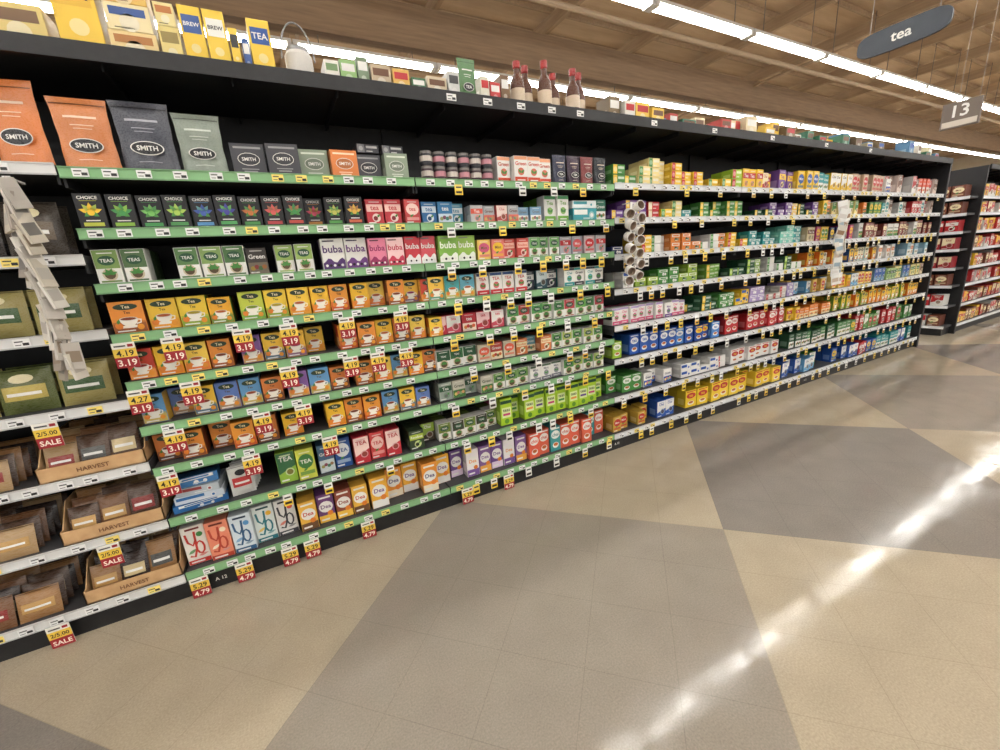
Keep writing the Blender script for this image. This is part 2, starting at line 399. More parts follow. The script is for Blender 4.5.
plane_obj('ceiling',[(X0,Y0,ZC),(X0,Y1,ZC),(X1,Y1,ZC),(X1,Y0,ZC)],M_DECK)
plane_obj('wall_back',[(X0,Y1,0),(X1,Y1,0),(X1,Y1,ZC),(X0,Y1,ZC)],M_WALL)
plane_obj('wall_right',[(X1,Y0,0),(X1,Y1,0),(X1,Y1,ZC),(X1,Y0,ZC)],M_WALL)
par_=empty('ceiling_beams')
m=MB()
for y in (-8.2,8.2,16.4,24.2): m.box(X0,X1-.02,y,y+.22,5.32,5.98,BRN)
m.build('girders',M_BEAM,par_)
m=MB(); x=X0+.6
while x<X1-.2: m.box(x,x+.09,Y0,Y1-.02,5.98,6.22,BRN); x+=2.4
m.build('joists',M_JOIST,par_)
m=MB(); y=Y0+.3
while y<Y1-.1: m.box(X0,X1-.02,y,y+.05,6.2,6.29,BRN); y+=.8
m.build('purlins',M_JOIST,par_)
def pipe(m,p0,p1,r,col,n=8):
    p0=Vector(p0);p1=Vector(p1);d=(p1-p0).normalized();a=d.orthogonal().normalized();bb=d.cross(a)
    pts=[];fs=[]
    for i in range(n):
        t=2*math.pi*i/n; o=(a*math.cos(t)+bb*math.sin(t))*r; pts+=[tuple(p0+o),tuple(p1+o)]
    for i in range(n):
        j=(i+1)%n; fs.append((2*i,2*j,2*j+1,2*i+1))
    m.add(pts,fs,col)
m=MB()
pipe(m,(X0+.1,6.9,5.75),(X1-.1,6.9,5.75),.05,(166,142,114)); pipe(m,(1.2,-7.5,5.87),(1.2,25.5,5.87),.035,(166,142,114)); pipe(m,(13,-7.5,5.87),(13,25.5,5.87),.035,(166,142,114))
m.build('sprinkler_pipes',M_MATTE,par_)
for yy in (-8.4,-5.6,-2.7,0.2,3.02,5.37,8.3,11.4,14.6,17.8,21):  # camera-side strips are unseen, added to light the shelf fronts
    e=empty('fluorescent_light_strip')
    t=MB();hs=MB(); x=X0+.3
    while x<X1-2.5:
        for k in (-.055,.055):
            pts=[];fs=[];n_=10
            for i in range(n_):
                a=-.35+(math.pi+.7)*i/(n_-1); pts+=[(x+.09,yy+k+.027*math.cos(a),5.085-.027*math.sin(a)),(x+2.33,yy+k+.027*math.cos(a),5.085-.027*math.sin(a))]
            for i in range(n_-1): fs.append((2*i,2*i+1,2*i+3,2*i+2))
            t.add(pts,fs,WHT)
        hs.box(x,x+2.42,yy-.10,yy+.10,5.105,5.15,WHT)
        for q in (.0,2.35): hs.box(x+q,x+q+.07,yy-.10,yy+.10,5.05,5.105,WHT)
        for q in (.4,2.0): hs.box(x+q,x+q+.012,yy-.006,yy+.006,5.15,6.25 if not 8.1<yy<8.5 else 5.31,(110,100,90))
        x+=2.44
    t.build('tubes',M_TUBE,e); hs.build('housing',M_MATTE,e)

# ================= GONDOLA =================
G_Z=[1.84,1.63,1.43,1.235,1.04,.845,.655,.41,.125]
W_Z=[1.85,1.64,1.41,1.18,.93,.69,.41,.12]
L_Z=[1.85,1.54,1.26,.97,.69,.41,.12]
GREEN_R=(136,184,132)
gon=empty('gondola_shelving')
plate=MB(); rails=MB(); lab=MB(); struct=MB()
TOPZ=2.24
def section(xa,xb,zs,rc,struct,plate,rails):
    for z in zs:
        plate.box(xa+.004,xb-.004,F+.006,F+.47,z-.012,z+.015,(62,62,64))
        rails.box(xa+.003,xb-.003,F,F+.005,z-.02,z+.018,rc)
        rails.box(xa+.003,xb-.003,F-.004,F,z-.022,z-.017,dk(rc,.85)); rails.box(xa+.003,xb-.003,F-.004,F,z+.014,z+.018,dk(rc,.92))
        for xx in (xa+.004,xb-.012): plate.box(xx,xx+.008,F+.02,F+.46,z-.05,z-.012,(40,40,42))
    struct.box(xa-.012,xa+.012,F+.47,F+.53,0,TOPZ,(30,30,32))
    struct.box(xa,xb,F+.485,F+.5,0,TOPZ-.02,(38,38,40))
    struct.box(xa,xb,F+.03,F+.48,0,zs[-1]-.025,(28,28,30))
    struct.box(xa,xb,F-.01,F+1.0,TOPZ-.03,TOPZ,(30,30,33))
    struct.box(xa,xb,F-.025,F-.01,TOPZ-.045,TOPZ+.012,(36,37,42))
    for k in range(3): struct.box(xa+.2+.4*k,xa+.206+.4*k,F+.02,F+.48,TOPZ-.06,TOPZ-.03,(30,30,32))
secs=[(-3.23,-1.92,L_Z,(222,222,220)),(-1.92,-.61,L_Z,(222,222,220)),(-.61,.70,G_Z,GREEN_R),(.70,2.01,G_Z,GREEN_R)]+[(2.01+1.31*i,2.01+1.31*(i+1),W_Z,(226,228,230)) for i in range(4)]
for s_ in secs: section(*s_,struct,plate,rails)
struct.box(7.25,7.29,F-.01,F+1.0,0,TOPZ,(44,44,48))
struct.box(-3.23,7.25,F+.5,F+1.0,0,.1,(28,28,30))
def small_label(m,x,z,c,w=.045,h=.028,yo=0):
    m.box(x,x+w,F-.006-yo,F-.004-yo,z-h/2,z+h/2,c)
    m.k=0; m.at(x,F-.0066-yo,z-h/2)
    m.rect(w*.1,h*.6,w*.6,h*.75,(60,60,60)); m.rect(w*.55,h*.15,w*.92,h*.5,(40,40,40)); m.rect(w*.1,h*.2,w*.45,h*.3,(90,90,90))
    m.m=Matrix.Identity(4); m.k=.0005
def hang_tag(m,x,z,w=.045,h=.062,top=(240,240,236),bot=(244,206,60)):
    m.box(x,x+w,F-.010,F-.008,z-h,z+.0,top)
    m.at(x,F-.0105,z-h); m.k=.0004
    m.rect(0,0,w,h*.5,bot); m.rect(w*.12,h*.14,w*.88,h*.36,(40,30,20),2); m.rect(w*.15,h*.65,w*.85,h*.8,(70,70,70))
    m.m=Matrix.Identity(4); m.k=.0005
def promo(m,x,z,p1='4.19',p2='3.19'):
    w=.072;h=.10
    m.box(x-w/2,x+w/2,F-.012,F-.010,z-h,z,(240,238,230))
    m.at(x-w/2,F-.0125,z-h); m.k=.0004
    m.rect(0,0,w,h*.42,(160,34,44)); m.rect(0,h*.42,w,h*.76,(236,200,74))
    m.text(p1,w/2,h*.58,w*.8,h*.24,(30,24,20),2); m.text(p2,w/2,h*.2,w*.82,h*.28,(255,244,230),2)
    m.rect(w*.1,h*.84,w*.6,h*.9,(80,80,80),2); m.rect(w*.68,h*.82,w*.92,h*.93,(160,34,44),2)
    m.m=Matrix.Identity(4); m.k=.0005
for (xa,xb,zs,rc) in secs[1:]:
    for ri,z in enumerate(zs):
        x=xa+.03+U(0,.05)
        while x<xb-.07:
            small_label(lab,x,z-.002,CH([(240,240,238),(240,240,238),(238,238,236),(250,226,120)]))
            x+=U(.07,.13)
        x=xa+U(.05,.25)
        while x<xb-.08:
            if (xa>=.7): hang_tag(lab,x,z-.01,.044,.066 if ri>1 else .05,top=CH([(240,240,236),(240,240,236),(246,220,110)]),bot=CH([(244,206,60),(244,206,60),(240,190,60),(236,234,226)]))
            x+=U(.11,.26) if ri>1 else U(.2,.5)
for x in (-.575,-.42,-.17,.014,.27,.538): promo(lab,x,G_Z[3]-.016)
for x in (-.575,-.40,-.022,.259,.392,.539): promo(lab,x,G_Z[4]-.016,CH(['4.19','4.27']))
for x in (-.50,-.169,.007): promo(lab,x,G_Z[5]-.016)
for x in (-.565,-.249,.097): promo(lab,x,G_Z[6]-.016)
for x in (-.565,-.384,-.184,-.08,.206,.803,1.095): promo(lab,x,G_Z[8]-.016,'5.29','4.79')
for x in (-.16,.03,.35): hang_tag(lab,x,G_Z[7]-.016,.04,.06,bot=(250,214,60))
for x,z in ((-.87,.97),(-.82,.41),(-1.05,.12)): promo(lab,x,z-.016,'2/5.00','SALE')
for x in (.9,1.1,1.3,1.5,1.7,2.3,2.9,3.6,4.4,5.2): small_label(lab,x,TOPZ-.017,(240,240,236),.05,.03,yo=.02)
struct.build('frame_and_canopy',M_BLACK,gon); plate.build('shelf_plates',M_MATTE,gon); rails.build('price_rails',M_MATTE,gon)
lab.build('price_labels',M_PACK,gon)
m=MB()
for x in (-.55,2.0,4.6):
    m.at(x,F+.029,.03); m.k=.0006; m.rect(0,0,.12,.03,(30,30,30)); m.text('A 12',.06,.015,.09,.018,WHT,2)
m.m=Matrix.Identity(4); m.build('bay_number_stickers',M_PACK,gon)

E=.0155
m=MB(); z=G_Z[0]+E
pouch(m,-.600,F+.03,z,.165,.245,.035,(206,128,76)); pouch_label(m,.165,.245,(206,128,76),(244,214,186))
pouch(m,-.43,F+.03,z,.18,.25,.035,(72,74,84)); pouch_label(m,.18,.25,(72,74,84),(170,170,180))
pouch(m,-.245,F+.035,z,.16,.225,.035,(138,148,136)); pouch_label(m,.16,.225,(138,148,136),(210,216,206))
m.build('tea_pouches',M_FOIL,smooth=True)
m=MB()
pouch(m,-.775,F+.06,L_Z[0]+E,.15,.28,.03,(216,128,70),yaw=-.12); pouch_label(m,.15,.28,(216,128,70),(244,214,186))
for k in range(2): pouch(m,-.95-.17*k,F+.06,L_Z[0]+E,.15,.22,.03,(60,54,50)); pouch_label(m,.15,.22,(60,54,50),(150,140,130),'DARK')
m.build('tea_pouches',M_FOIL,smooth=True)
m=MB()
row(m,-.07,z,[('plain',2,.132,.128,[((66,66,72),(150,150,150))],{'d':.1}),('plain',1,.13,.128,[((142,156,134),(220,226,210))],{'d':.1}),('plain',1,.124,.122,[((220,128,62),(250,220,190))],{'d':.1}),
  ('plain',1,.126,.125,[((72,72,78),(150,150,150))],{'d':.1}),('plain',1,.118,.122,[((142,156,134),(220,226,210))],{'d':.1})])
for k,x in enumerate((.46,.58)): place(m,x,z+.129,'small',.11,.04,((60,60,66),(120,120,124)),y=F+.1,deep=1,d=.1)
m.build('loose_leaf_tea_cartons',M_PACK)
m=MB()
for i in range(6):
    for k in range(2):
        cc=[(60,40,48),(40,40,46)][k]
        m.lathe([(0,0,cc),(.031,.001,cc),(.032,.02,(190,130,140) if i%2 else (200,190,180)),(.032,.045,cc),(.03,.056,(120,116,112)),(.03,.068,(150,146,140)),(0,.069,GRY)],.79+i*.069,F+.06,z+k*.07)
m.build('tea_tins',M_PACK)
m=MB()
row(m,1.20,z,[('white',4,.09,.14,[((206,70,40),(230,160,120))])])
m.build('herbal_tea_boxes',M_PACK)
m=MB()
for i,cc in enumerate([(54,56,78),(60,40,60),(130,60,60),(40,44,50)]):
    pouch(m,1.575+i*.105,F+.03,z,.098,.165,.03,cc); pouch_label(m,.098,.165,cc,(220,200,180),'TEA')
m.build('tea_pouches',M_FOIL)

m=MB(); z=G_Z[1]+E
acc=[((190,194,70),YEL),((140,186,66),(66,146,76)),((66,150,80),(120,190,96)),((76,146,80),(170,200,90)),((90,150,196),(70,96,176)),((80,160,90),(66,66,150)),((76,150,80),(216,124,66)),((186,66,70),(216,96,90)),((196,76,66),(66,146,76)),((216,146,66),(210,70,96)),((90,160,80),(200,200,96)),((206,96,66),(226,180,70))]
row(m,-.60,z,[('leaf',12,.0865,.13,acc)])
m.build('organic_tea_boxes',M_PACK)
m=MB()
row(m,.45,z,[('band',2,.088,.12,[((190,50,60),(230,190,180),'tea')]),.012,
  ('band',1,.085,.12,[((200,66,66),(240,210,200),'tea')]),.01,('band',3,.088,.112,[((46,110,166),(210,226,236),'tea'),((50,120,170),(210,226,236),'tea'),((76,150,176),(230,236,236),'tea')]),.01,
  ('band',1,.08,.095,[((190,190,190),(220,90,70))]),('band',3,.075,.092,[((170,174,176),(222,110,90)),((190,80,74),(230,210,200))]),('band',2,.08,.085,[((120,160,190),WHT)])])
place(m,1.50,z,'white',.09,.15,[(110,170,60),(60,140,80)]); place(m,1.59,z,'white',.09,.15,[(110,170,60),(60,140,80)])
place(m,1.70,z,'small',.19,.075,[(60,160,170),(236,236,230)],d=.1,y=F+.03)
place(m,1.70,z+.076,'small',.19,.045,[(230,236,236),(60,160,170)],d=.1,deep=1,y=F+.035)
place(m,1.90,z,'band',.09,.13,[(40,110,90),WHT])
m.build('specialty_tea_boxes',M_PACK)

m=MB(); z=G_Z[2]+E
g1=[((120,150,80),),((80,110,66),)]
row(m,-.60,z,[('green',2,.082,.13,g1),.09,('green',1,.084,.128,[((90,130,76),)]),('green',2,.084,.128,[((130,160,90),),((76,116,66),)]),('band',1,.084,.115,[((60,54,50),(110,100,84))]),.03,('green',2,.08,.125,[((150,180,96),)])])
m.build('green_tea_boxes',M_PACK)
m=MB()
row(m,.215,z,[('boba',2,.108,.145,[((84,50,110),WHT),((110,60,130),WHT)]),('boba',2,.09,.138,[((150,40,90),(224,130,156)),((200,50,80),(240,200,200))]),.004,('boba',2,.088,.142,[((240,240,236),(200,56,66)),((240,240,236),(214,84,94))]),.006,
 ('boba',2,.112,.138,[((240,244,230),(126,176,70)),((240,244,230),(150,190,80))]),.01,('band',2,.085,.112,[((236,200,100),PNK),((230,124,114),YEL)]),('band',2,.085,.112,[((206,76,66),(240,190,170))]),('green',3,.078,.115,[((120,176,104),),((96,150,84),)]),('band',4,.092,.112,[((170,172,176),RED),((150,152,160),(220,90,90)),((190,170,170),RED)])])
m.build('bubble_tea_kits',M_PACK)

Yc=[((240,188,46),(228,116,34)),((242,198,62),(234,148,44)),((236,172,42),(76,130,64)),((242,204,82),(228,100,44)),((230,150,52),(190,62,34))]
Gc=[((202,212,76),(92,158,64),(120,150,30)),((240,204,62),(112,158,54),(170,150,30))]
Bc=[((240,194,62),(46,92,160),(150,60,20)),((96,150,196),(238,188,62),(150,60,20)),((94,122,186),(202,152,84),(120,50,30))]
Pc=[((240,188,62),(112,72,148),(140,40,90)),((130,92,158),(236,178,62),(140,40,60))]
Rc=[((194,62,42),(236,178,72),(140,30,20))]
Dc=[((228,142,54),(128,64,36),(120,50,20)),((208,120,54),(74,48,44),(120,50,20))]
def cup(n,w,pal,h=.126): return ('cup',n,w,h,pal)
m=MB(); z=G_Z[3]+E
row(m,-.60,z,[cup(1,.112,[Dc[0]]),cup(2,.106,[Yc[1],Gc[1]]),cup(1,.09,[Yc[2]],.112),.025,cup(1,.1,[Gc[0]]),cup(2,.096,[Gc[1],Yc[1]]),.0,cup(2,.088,[Yc[0],Yc[4]]),.01,cup(3,.09,[Yc[0],Yc[3],Dc[0]]),cup(2,.09,[Pc[0],Rc[0]],.118)])
m.build('herbal_tea_boxes',M_PACK)
m=MB()
row(m,.715,z,[cup(3,.094,[((238,192,70),TEA),((66,156,156),(236,198,90)),((96,166,186),(236,188,70))],.125),.01,('white',4,.084,.125,[((196,46,50),(36,64,110),'TEA')]),.01,('band',3,.088,.115,[((60,66,76),WHT,'tea'),((46,84,94),(210,220,220),'tea')]),('white',4,.085,.115,[(TEA,(46,56,66)),((60,60,66),TEA)])])
m.build('wellness_tea_boxes',M_PACK)
m=MB(); z=G_Z[4]+E
row(m,-.60,z,[cup(1,.095,[Rc[0]]),cup(2,.095,[Yc[0],Yc[3]]),cup(1,.09,[Dc[0]]),.03,cup(1,.088,[Pc[1]]),cup(2,.092,[Bc[0],Pc[0]]),.0,cup(1,.09,[Yc[1]]),.06,cup(2,.092,[Yc[4],Dc[0]]),cup(3,.092,[Yc[0],Dc[1],Yc[3]]),.01,cup(1,.08,[Yc[1]],.105)])
m.build('herbal_tea_boxes',M_PACK)
m=MB()
row(m,.715,z,[('band',5,.092,.104,[((194,46,64),(240,200,200),'tea'),((208,76,94),WHT,'tea'),((184,46,56),(240,220,200),'tea')]),.01,('green',3,.086,.115,[((76,146,74),),((184,66,66),)]),('green',6,.088,.115,[((100,166,76),),((66,126,66),),((190,66,76),)])])
m.build('green_tea_boxes',M_PACK)
m=MB(); z=G_Z[5]+E
row(m,-.60,z,[cup(2,.09,[Bc[1],Bc[2]]),cup(2,.092,[Bc[0],Bc[2]]),cup(1,.09,[Bc[1]]),cup(1,.09,[Dc[1]],.115),.015,cup(1,.098,[Pc[1]]),cup(1,.098,[Bc[1]]),cup(1,.09,[Dc[1]],.115),.03,cup(2,.096,[Dc[0],Yc[3]]),cup(3,.088,[Bc[1],Yc[0],Dc[1]])])
m.build('black_tea_boxes',M_PACK)
m=MB()
row(m,.715,z,[('green',3,.088,.11,[(DGR,),((56,110,66),)]),('band',3,.085,.105,[((206,196,170),COR),((184,66,56),CRM)]),.01,('band',3,.087,.1,[((214,124,70),CRM),((96,150,160),CRM)]),('green',5,.086,.105,[((86,146,66),),((170,186,90),)])])
m.build('oolong_tea_boxes',M_PACK)
m=MB(); z=G_Z[6]+E
row(m,-.60,z,[cup(2,.094,[Dc[1],Dc[0]]),.015,cup(3,.094,[Dc[0],Yc[4],Dc[1]]),.02,cup(1,.09,[Yc[0]],.115),.11,cup(3,.092,[Yc[0],Dc[0],Yc[4]]),.01,cup(2,.092,[Bc[1],Bc[0]]),cup(1,.085,[Bc[2]],.115)])
m.build('chai_tea_boxes',M_PACK)
m=MB()
row(m,.715,z,[('band',4,.086,.108,[((150,160,150),DGR),((200,196,180),(70,120,60))]),('green',3,.088,.108,[((106,150,76),)]),('white',3,.088,.106,[((120,120,130),(66,92,66))]),('green',4,.092,.106,[((76,138,66),),((160,184,90),)])])
m.build('white_tea_boxes',M_PACK)
m=MB(); z=G_Z[7]+E
for k,(cc,c2_) in enumerate([((40,100,160),WHT),((200,210,220),(40,100,160)),((180,190,196),(150,60,60))]):
    m.at(-.59+.01*k,F+.03+.01*k,z+.036*k,.1-.12*k); s_small(m,.21-.02*k,.035,.16,(cc,c2_))
m.at(-.57,F+.045,z+.109,.05,-.15); s_small(m,.17,.045,.12,((60,120,176),WHT))
m.m=Matrix.Identity(4)
m.build('bagged_tea_packs',M_PACK)
m=MB()
for k in range(5): pillow(m,-.365+.004*k,F+.06+.03*k,z,.1,.15-.006*(k%2),.012,(206,206,200),(120,120,124) if k%2 else (190,60,60),yaw=.1,zc=BLK)
m.build('tea_sachet_packets',M_FOIL)
m=MB()
row(m,-.16,z,[('band',2,.088,.165,[((150,190,66),(56,110,70),'TEA'),((196,200,76),(60,120,60),'TEA')],{'d':.07}),.012,('band',1,.08,.155,[((66,100,130),(200,210,210))]),('band',1,.088,.165,[((36,80,146),(230,234,236),'TEA')]),.01,('band',3,.085,.155,[((192,46,56),(240,210,200),'TEA'),((210,66,66),(240,200,190),'TEA')]),.015])
m.build('fruit_tea_boxes',M_PACK)
m=MB()
row(m,.475,z,[.03,('band',2,.09,.115,[((54,70,46),(170,190,66)),((70,60,46),(150,180,66))]),('green',5,.082,.11,[((110,130,50),),((60,60,44),)])])
m.build('matcha_tea_boxes',M_PACK)
m=MB()
row(m,1.095,z,[('neon',10,.088,.178,[((200,66,120),),((66,140,66),),((230,150,60),),((90,66,140),)])])
m.build('diet_tea_boxes',M_PACK)
m=MB(); z=G_Z[8]+E
row(m,-.60,z,[('swirl',5,.096,.2,[((196,56,46),(232,226,216),(60,130,60)),((186,66,46),(230,140,110),(240,220,190)),((46,90,130),(214,224,230),(90,150,200)),((46,120,130),(224,230,226),(240,190,60)),((60,60,66),(222,220,216),(206,80,60))])])
m.build('herbal_tea_boxes',M_PACK)
m=MB()
row(m,-.11,z,[('dr',4,.088,.165,[((234,180,70),(110,74,46),(200,60,40)),((110,66,120),(236,188,70),(110,60,120)),((146,76,56),(236,188,70),(150,60,40))]),.01,
 ('dr',5,.098,.185,[((238,176,60),WHT,(110,60,140)),((232,150,56),(240,226,200),(60,50,110))]),.01,('dr',6,.088,.18,[((112,76,140),(230,210,230),(110,70,140)),((236,230,230),(120,84,150),(230,140,50)),((130,94,150),(234,170,70),(120,70,150))])])
m.build('medicinal_tea_boxes',M_PACK)
m=MB()
row(m,1.285,z,[('big',8,.0885,.18,[(COR,WHT,'chai',COR),((218,100,72),WHT,'chai',(200,70,50)),((60,150,150),WHT,'chai',(40,130,130)),((214,96,68),WHT,'chai',(200,70,50))])])
m.build('chai_latte_boxes',M_PACK)

# ---- white sections ----
def fill(m, z, segs, x=2.03):
    for xe,st,w,h,sk,pal in segs:
        i=0; n_run=random.randint(1,3); a=CH(pal); hh=h
        while x+w<=xe:
            if i>=n_run:
                i=0; n_run=random.randint(1,3); a=CH(pal); hh=h*U(.84,1.06)
            ss=sk if sk==1 else CH([sk,sk,sk-1])
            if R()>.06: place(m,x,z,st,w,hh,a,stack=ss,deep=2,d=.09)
            x+=w; i+=1
        x=xe
mixp=[(RED,CRM),(YEL,RED),(ORG,DGR),(GRN,YEL),(PUR,WHT),(TEA,WHT),(NAV,YEL),((206,190,150),BRN),(MAG,YEL),((240,220,150),GRN),(YEL,GRN)]
paste=[((230,190,110),RED),((210,150,180),PUR),((160,190,120),DGR),((230,210,170),BRN),((120,160,190),BLU),((226,150,110),RED),((240,224,150),GRN)]
yl=[((240,204,50),RED,'tea',YEL),((244,212,70),RED,'tea',YEL)]
names=['fruit_tea_boxes','assorted_tea_boxes','assorted_tea_boxes','green_tea_boxes','wellness_tea_boxes','black_tea_boxes','decaf_tea_boxes','family_size_tea_boxes']
spec=[
 [(2.25,'small',.11,.06,2,[(GRN,YEL),(YEL,GRN)]),(3.0,'small',.11,.058,3,mixp),(3.4,'small',.12,.065,2,[(YEL,GRN),(LIM,RED)]),(3.9,'band',.09,.15,1,[(RED,CRM),(ORG,WHT),(YEL,RED)]),(4.7,'band',.1,.16,1,[(YEL,BLU),(TEA,WHT),(PUR,YEL)]),(5.9,'band',.1,.16,1,[((200,170,140),RED),(WHT,BLU),(YEL,WHT)]),(7.2,'band',.09,.18,1,[(WHT,RED),((210,190,180),BRN),(COR,WHT)])],
 [(2.6,'small',.11,.058,2,[(RED,CRM),(PUR,YEL),(NAV,YEL),(YEL,GRN)]),(3.5,'small',.105,.058,2,mixp),(4.6,'small',.105,.058,2,[(DGR,YEL),(ORG,WHT),(YEL,WHT),(PUR,WHT)]),(5.9,'band',.08,.13,1,mixp),(7.2,'band',.09,.15,1,[(WHT,TEA),((220,210,200),BRN),(RED,WHT)])],
 [(2.3,'small',.11,.055,2,[(NAV,WHT),(WHT,RED)]),(3.4,'small',.105,.06,2,[(NAV,YEL),(GRN,WHT),(YEL,RED),(WHT,GRN),(ORG,DGR)]),(3.95,'small',.105,.06,2,mixp),(4.4,'small',.12,.05,3,[(TEA,WHT),((120,200,180),WHT)]),(5.4,'band',.085,.13,1,mixp),(7.2,'band',.085,.15,1,[(COR,WHT),(WHT,GRN),((130,60,50),CRM)])],
 [(2.25,'small',.105,.055,2,[(WHT,BLU)]),(3.3,'small',.11,.06,2,[((150,180,60),DGR),((110,160,60),YEL),(GRN,WHT)]),(4.5,'small',.11,.06,2,[(LIM,DGR),((130,170,60),WHT),(DGR,LIM),(WHT,GRN)]),(5.9,'cup',.085,.13,1,[Yc[0],Bc[0],((230,220,190),(120,170,180))]),(7.2,'band',.085,.14,1,[(WHT,ORG),((150,190,210),WHT)])],
 [(2.85,'white',.085,.12,1,[(PNK,LAV),((90,150,90),PNK),(PUR,WHT)]),(3.4,'small',.11,.06,2,[(GRN,WHT),((40,90,60),YEL)]),(4.3,'small',.11,.06,2,[(LAV,WHT),(YEL,BLU),((206,200,190),RED),(WHT,PUR)]),(5.9,'band',.08,.13,1,[(YEL,ORG),(LBL,WHT),((240,200,100),RED)]),(7.2,'band',.085,.14,1,paste)],
 [(2.2,'big',.09,.12,1,[(LIM,WHT,'tea',GRN)]),(3.3,'big',.1,.15,1,[(BLU,WHT,'tea',BLU),((70,130,200),WHT,'tea',BLU),((30,70,150),YEL,'tea',RED)]),(4.25,'big',.1,.15,1,[(RED,WHT,'tea',RED),((176,30,40),YEL,'tea',RED)]),(5.1,'band',.085,.12,1,[(YEL,RED),(ORG,CRM)]),(7.2,'cup',.085,.15,1,[Yc[0],Yc[1],Gc[1],((210,190,80),(120,160,60))])],
 [(2.35,'big',.1,.13,1,[(LIM,WHT,'tea',DGR),(GRN,WHT,'tea',GRN)]),(2.75,'band',.1,.11,1,[(BLU,CRM),(WHT,BLU)]),(3.4,'small',.12,.055,2,[(WHT,RED),(BLU,WHT),(WHT,BLU)]),(4.3,'big',.12,.13,1,yl+[(WHT,RED,'tea',YEL)]),(5.6,'band',.1,.14,1,[((60,120,60),WHT),(GRN,YEL),(DGR,WHT)]),(7.2,'band',.095,.17,1,[(GRN,WHT),(RED,WHT),((100,150,80),RED)])],
 [(2.5,'band',.085,.12,1,[((200,160,60),RED),(YEL,BRN)]),(2.72,'band',.1,.14,1,[(BLU,WHT)]),(3.15,'big',.135,.15,1,[yl[0]]),(4.25,'big',.13,.17,1,yl),(5.2,'band',.12,.15,1,[(BLU,WHT),(LBL,WHT),(GRN,WHT)]),(6.2,'band',.11,.15,1,[(RED,WHT),(BLU,YEL),(BLU,WHT)]),(7.2,'band',.11,.15,1,[(BLU,WHT),(TEA,WHT)])],
]
for ri,z in enumerate(W_Z):
    m=MB(); fill(m,z+E,spec[ri]); m.build(names[ri],M_PACK)

# ---- left section ----
bagc=[((130,134,66),(184,156,60)),((164,152,96),(66,92,56)),((96,104,60),(190,170,90))]
for z,lst in ((1.54,[(56,50,46),(70,62,54),(62,56,50)]),(1.26,None),(.97,None)):
    m=MB(); x=-1.85
    while x<-.72:
        w=.17
        if lst: cc=CH(lst);bb=(110,96,80)
        else: cc,bb=CH(bagc)
        if x+w < -.62:
            for k in range(2): pillow(m,x,F+.08+.09*k,z+E,w-.01,.17 if z<1.5 else .2,.035,cc,bb,lean=-.12,zc=(230,220,180))
        x+=w
    m.build('dried_pasta_bags' if not lst else 'snack_bags',M_FOIL,smooth=True)
BG=[(84,62,48),(120,84,56),(60,48,44),(156,116,74),(170,140,100)]; BB=[(190,150,90),(140,50,44),(80,80,76),(206,186,140)]
for z in (.69,.41,.12):
    m=MB(); x=-1.88; zz=z+E
    while x<-1.2:
        for k in range(7): pillow(m,x+.004*k,F+.03+.045*k,zz,.13,.13+.01*(k%3),.02,CH(BG),CH(BB),lean=-.3,yaw=U(-.05,.05)); pillow(m,x+.136+.002*k,F+.03+.045*k,zz,.13,.12+.01*(k%3),.02,CH(BG),CH(BB),lean=-.3,yaw=U(-.05,.05))
        x+=.29
    for k in range(8):
        for q in range(3): pillow(m,-.94+.1*q+.003*k,F+.05+.042*k,zz+.006,.1,.13+.02*((k+q)%3),.016,CH(BG),CH(BB),lean=-.35,yaw=U(-.06,.06))
    m.build('trail_mix_bags',M_FOIL,smooth=True)
    t=MB(); a,b_=-.955,-.62; y0,y1=F+.015,F+.44
    t.box(a,b_,y0,y1,zz,zz+.004,TAN); t.box(a,b_,y0,y0+.004,zz,zz+.06,TAN); t.box(a,b_,y1-.004,y1,zz,zz+.14,TAN)
    for xx in (a,b_-.004):
        p=[(xx,y0,zz),(xx,y1,zz),(xx,y1,zz+.15),(xx,y0+.12,zz+.15),(xx,y0+.03,zz+.06),(xx,y0,zz+.06)]
        q=[(xx+.004,)+pp[1:] for pp in p]
        t.add(p+q,[(0,1,2,3,4,5),(11,10,9,8,7,6)]+[(i,(i+1)%6,(i+1)%6+6,i+6) for i in range(6)],TAN)
    ob=t.build('cardboard_display_tray',M_CARD)
    t2=MB(); t2.at((a+b_)/2-.14,y0-.0005,zz+.008); t2.text('HARVEST',.14,.022,.16,.018,(110,70,40),1); t2.build('printed_text',M_PACK,ob)

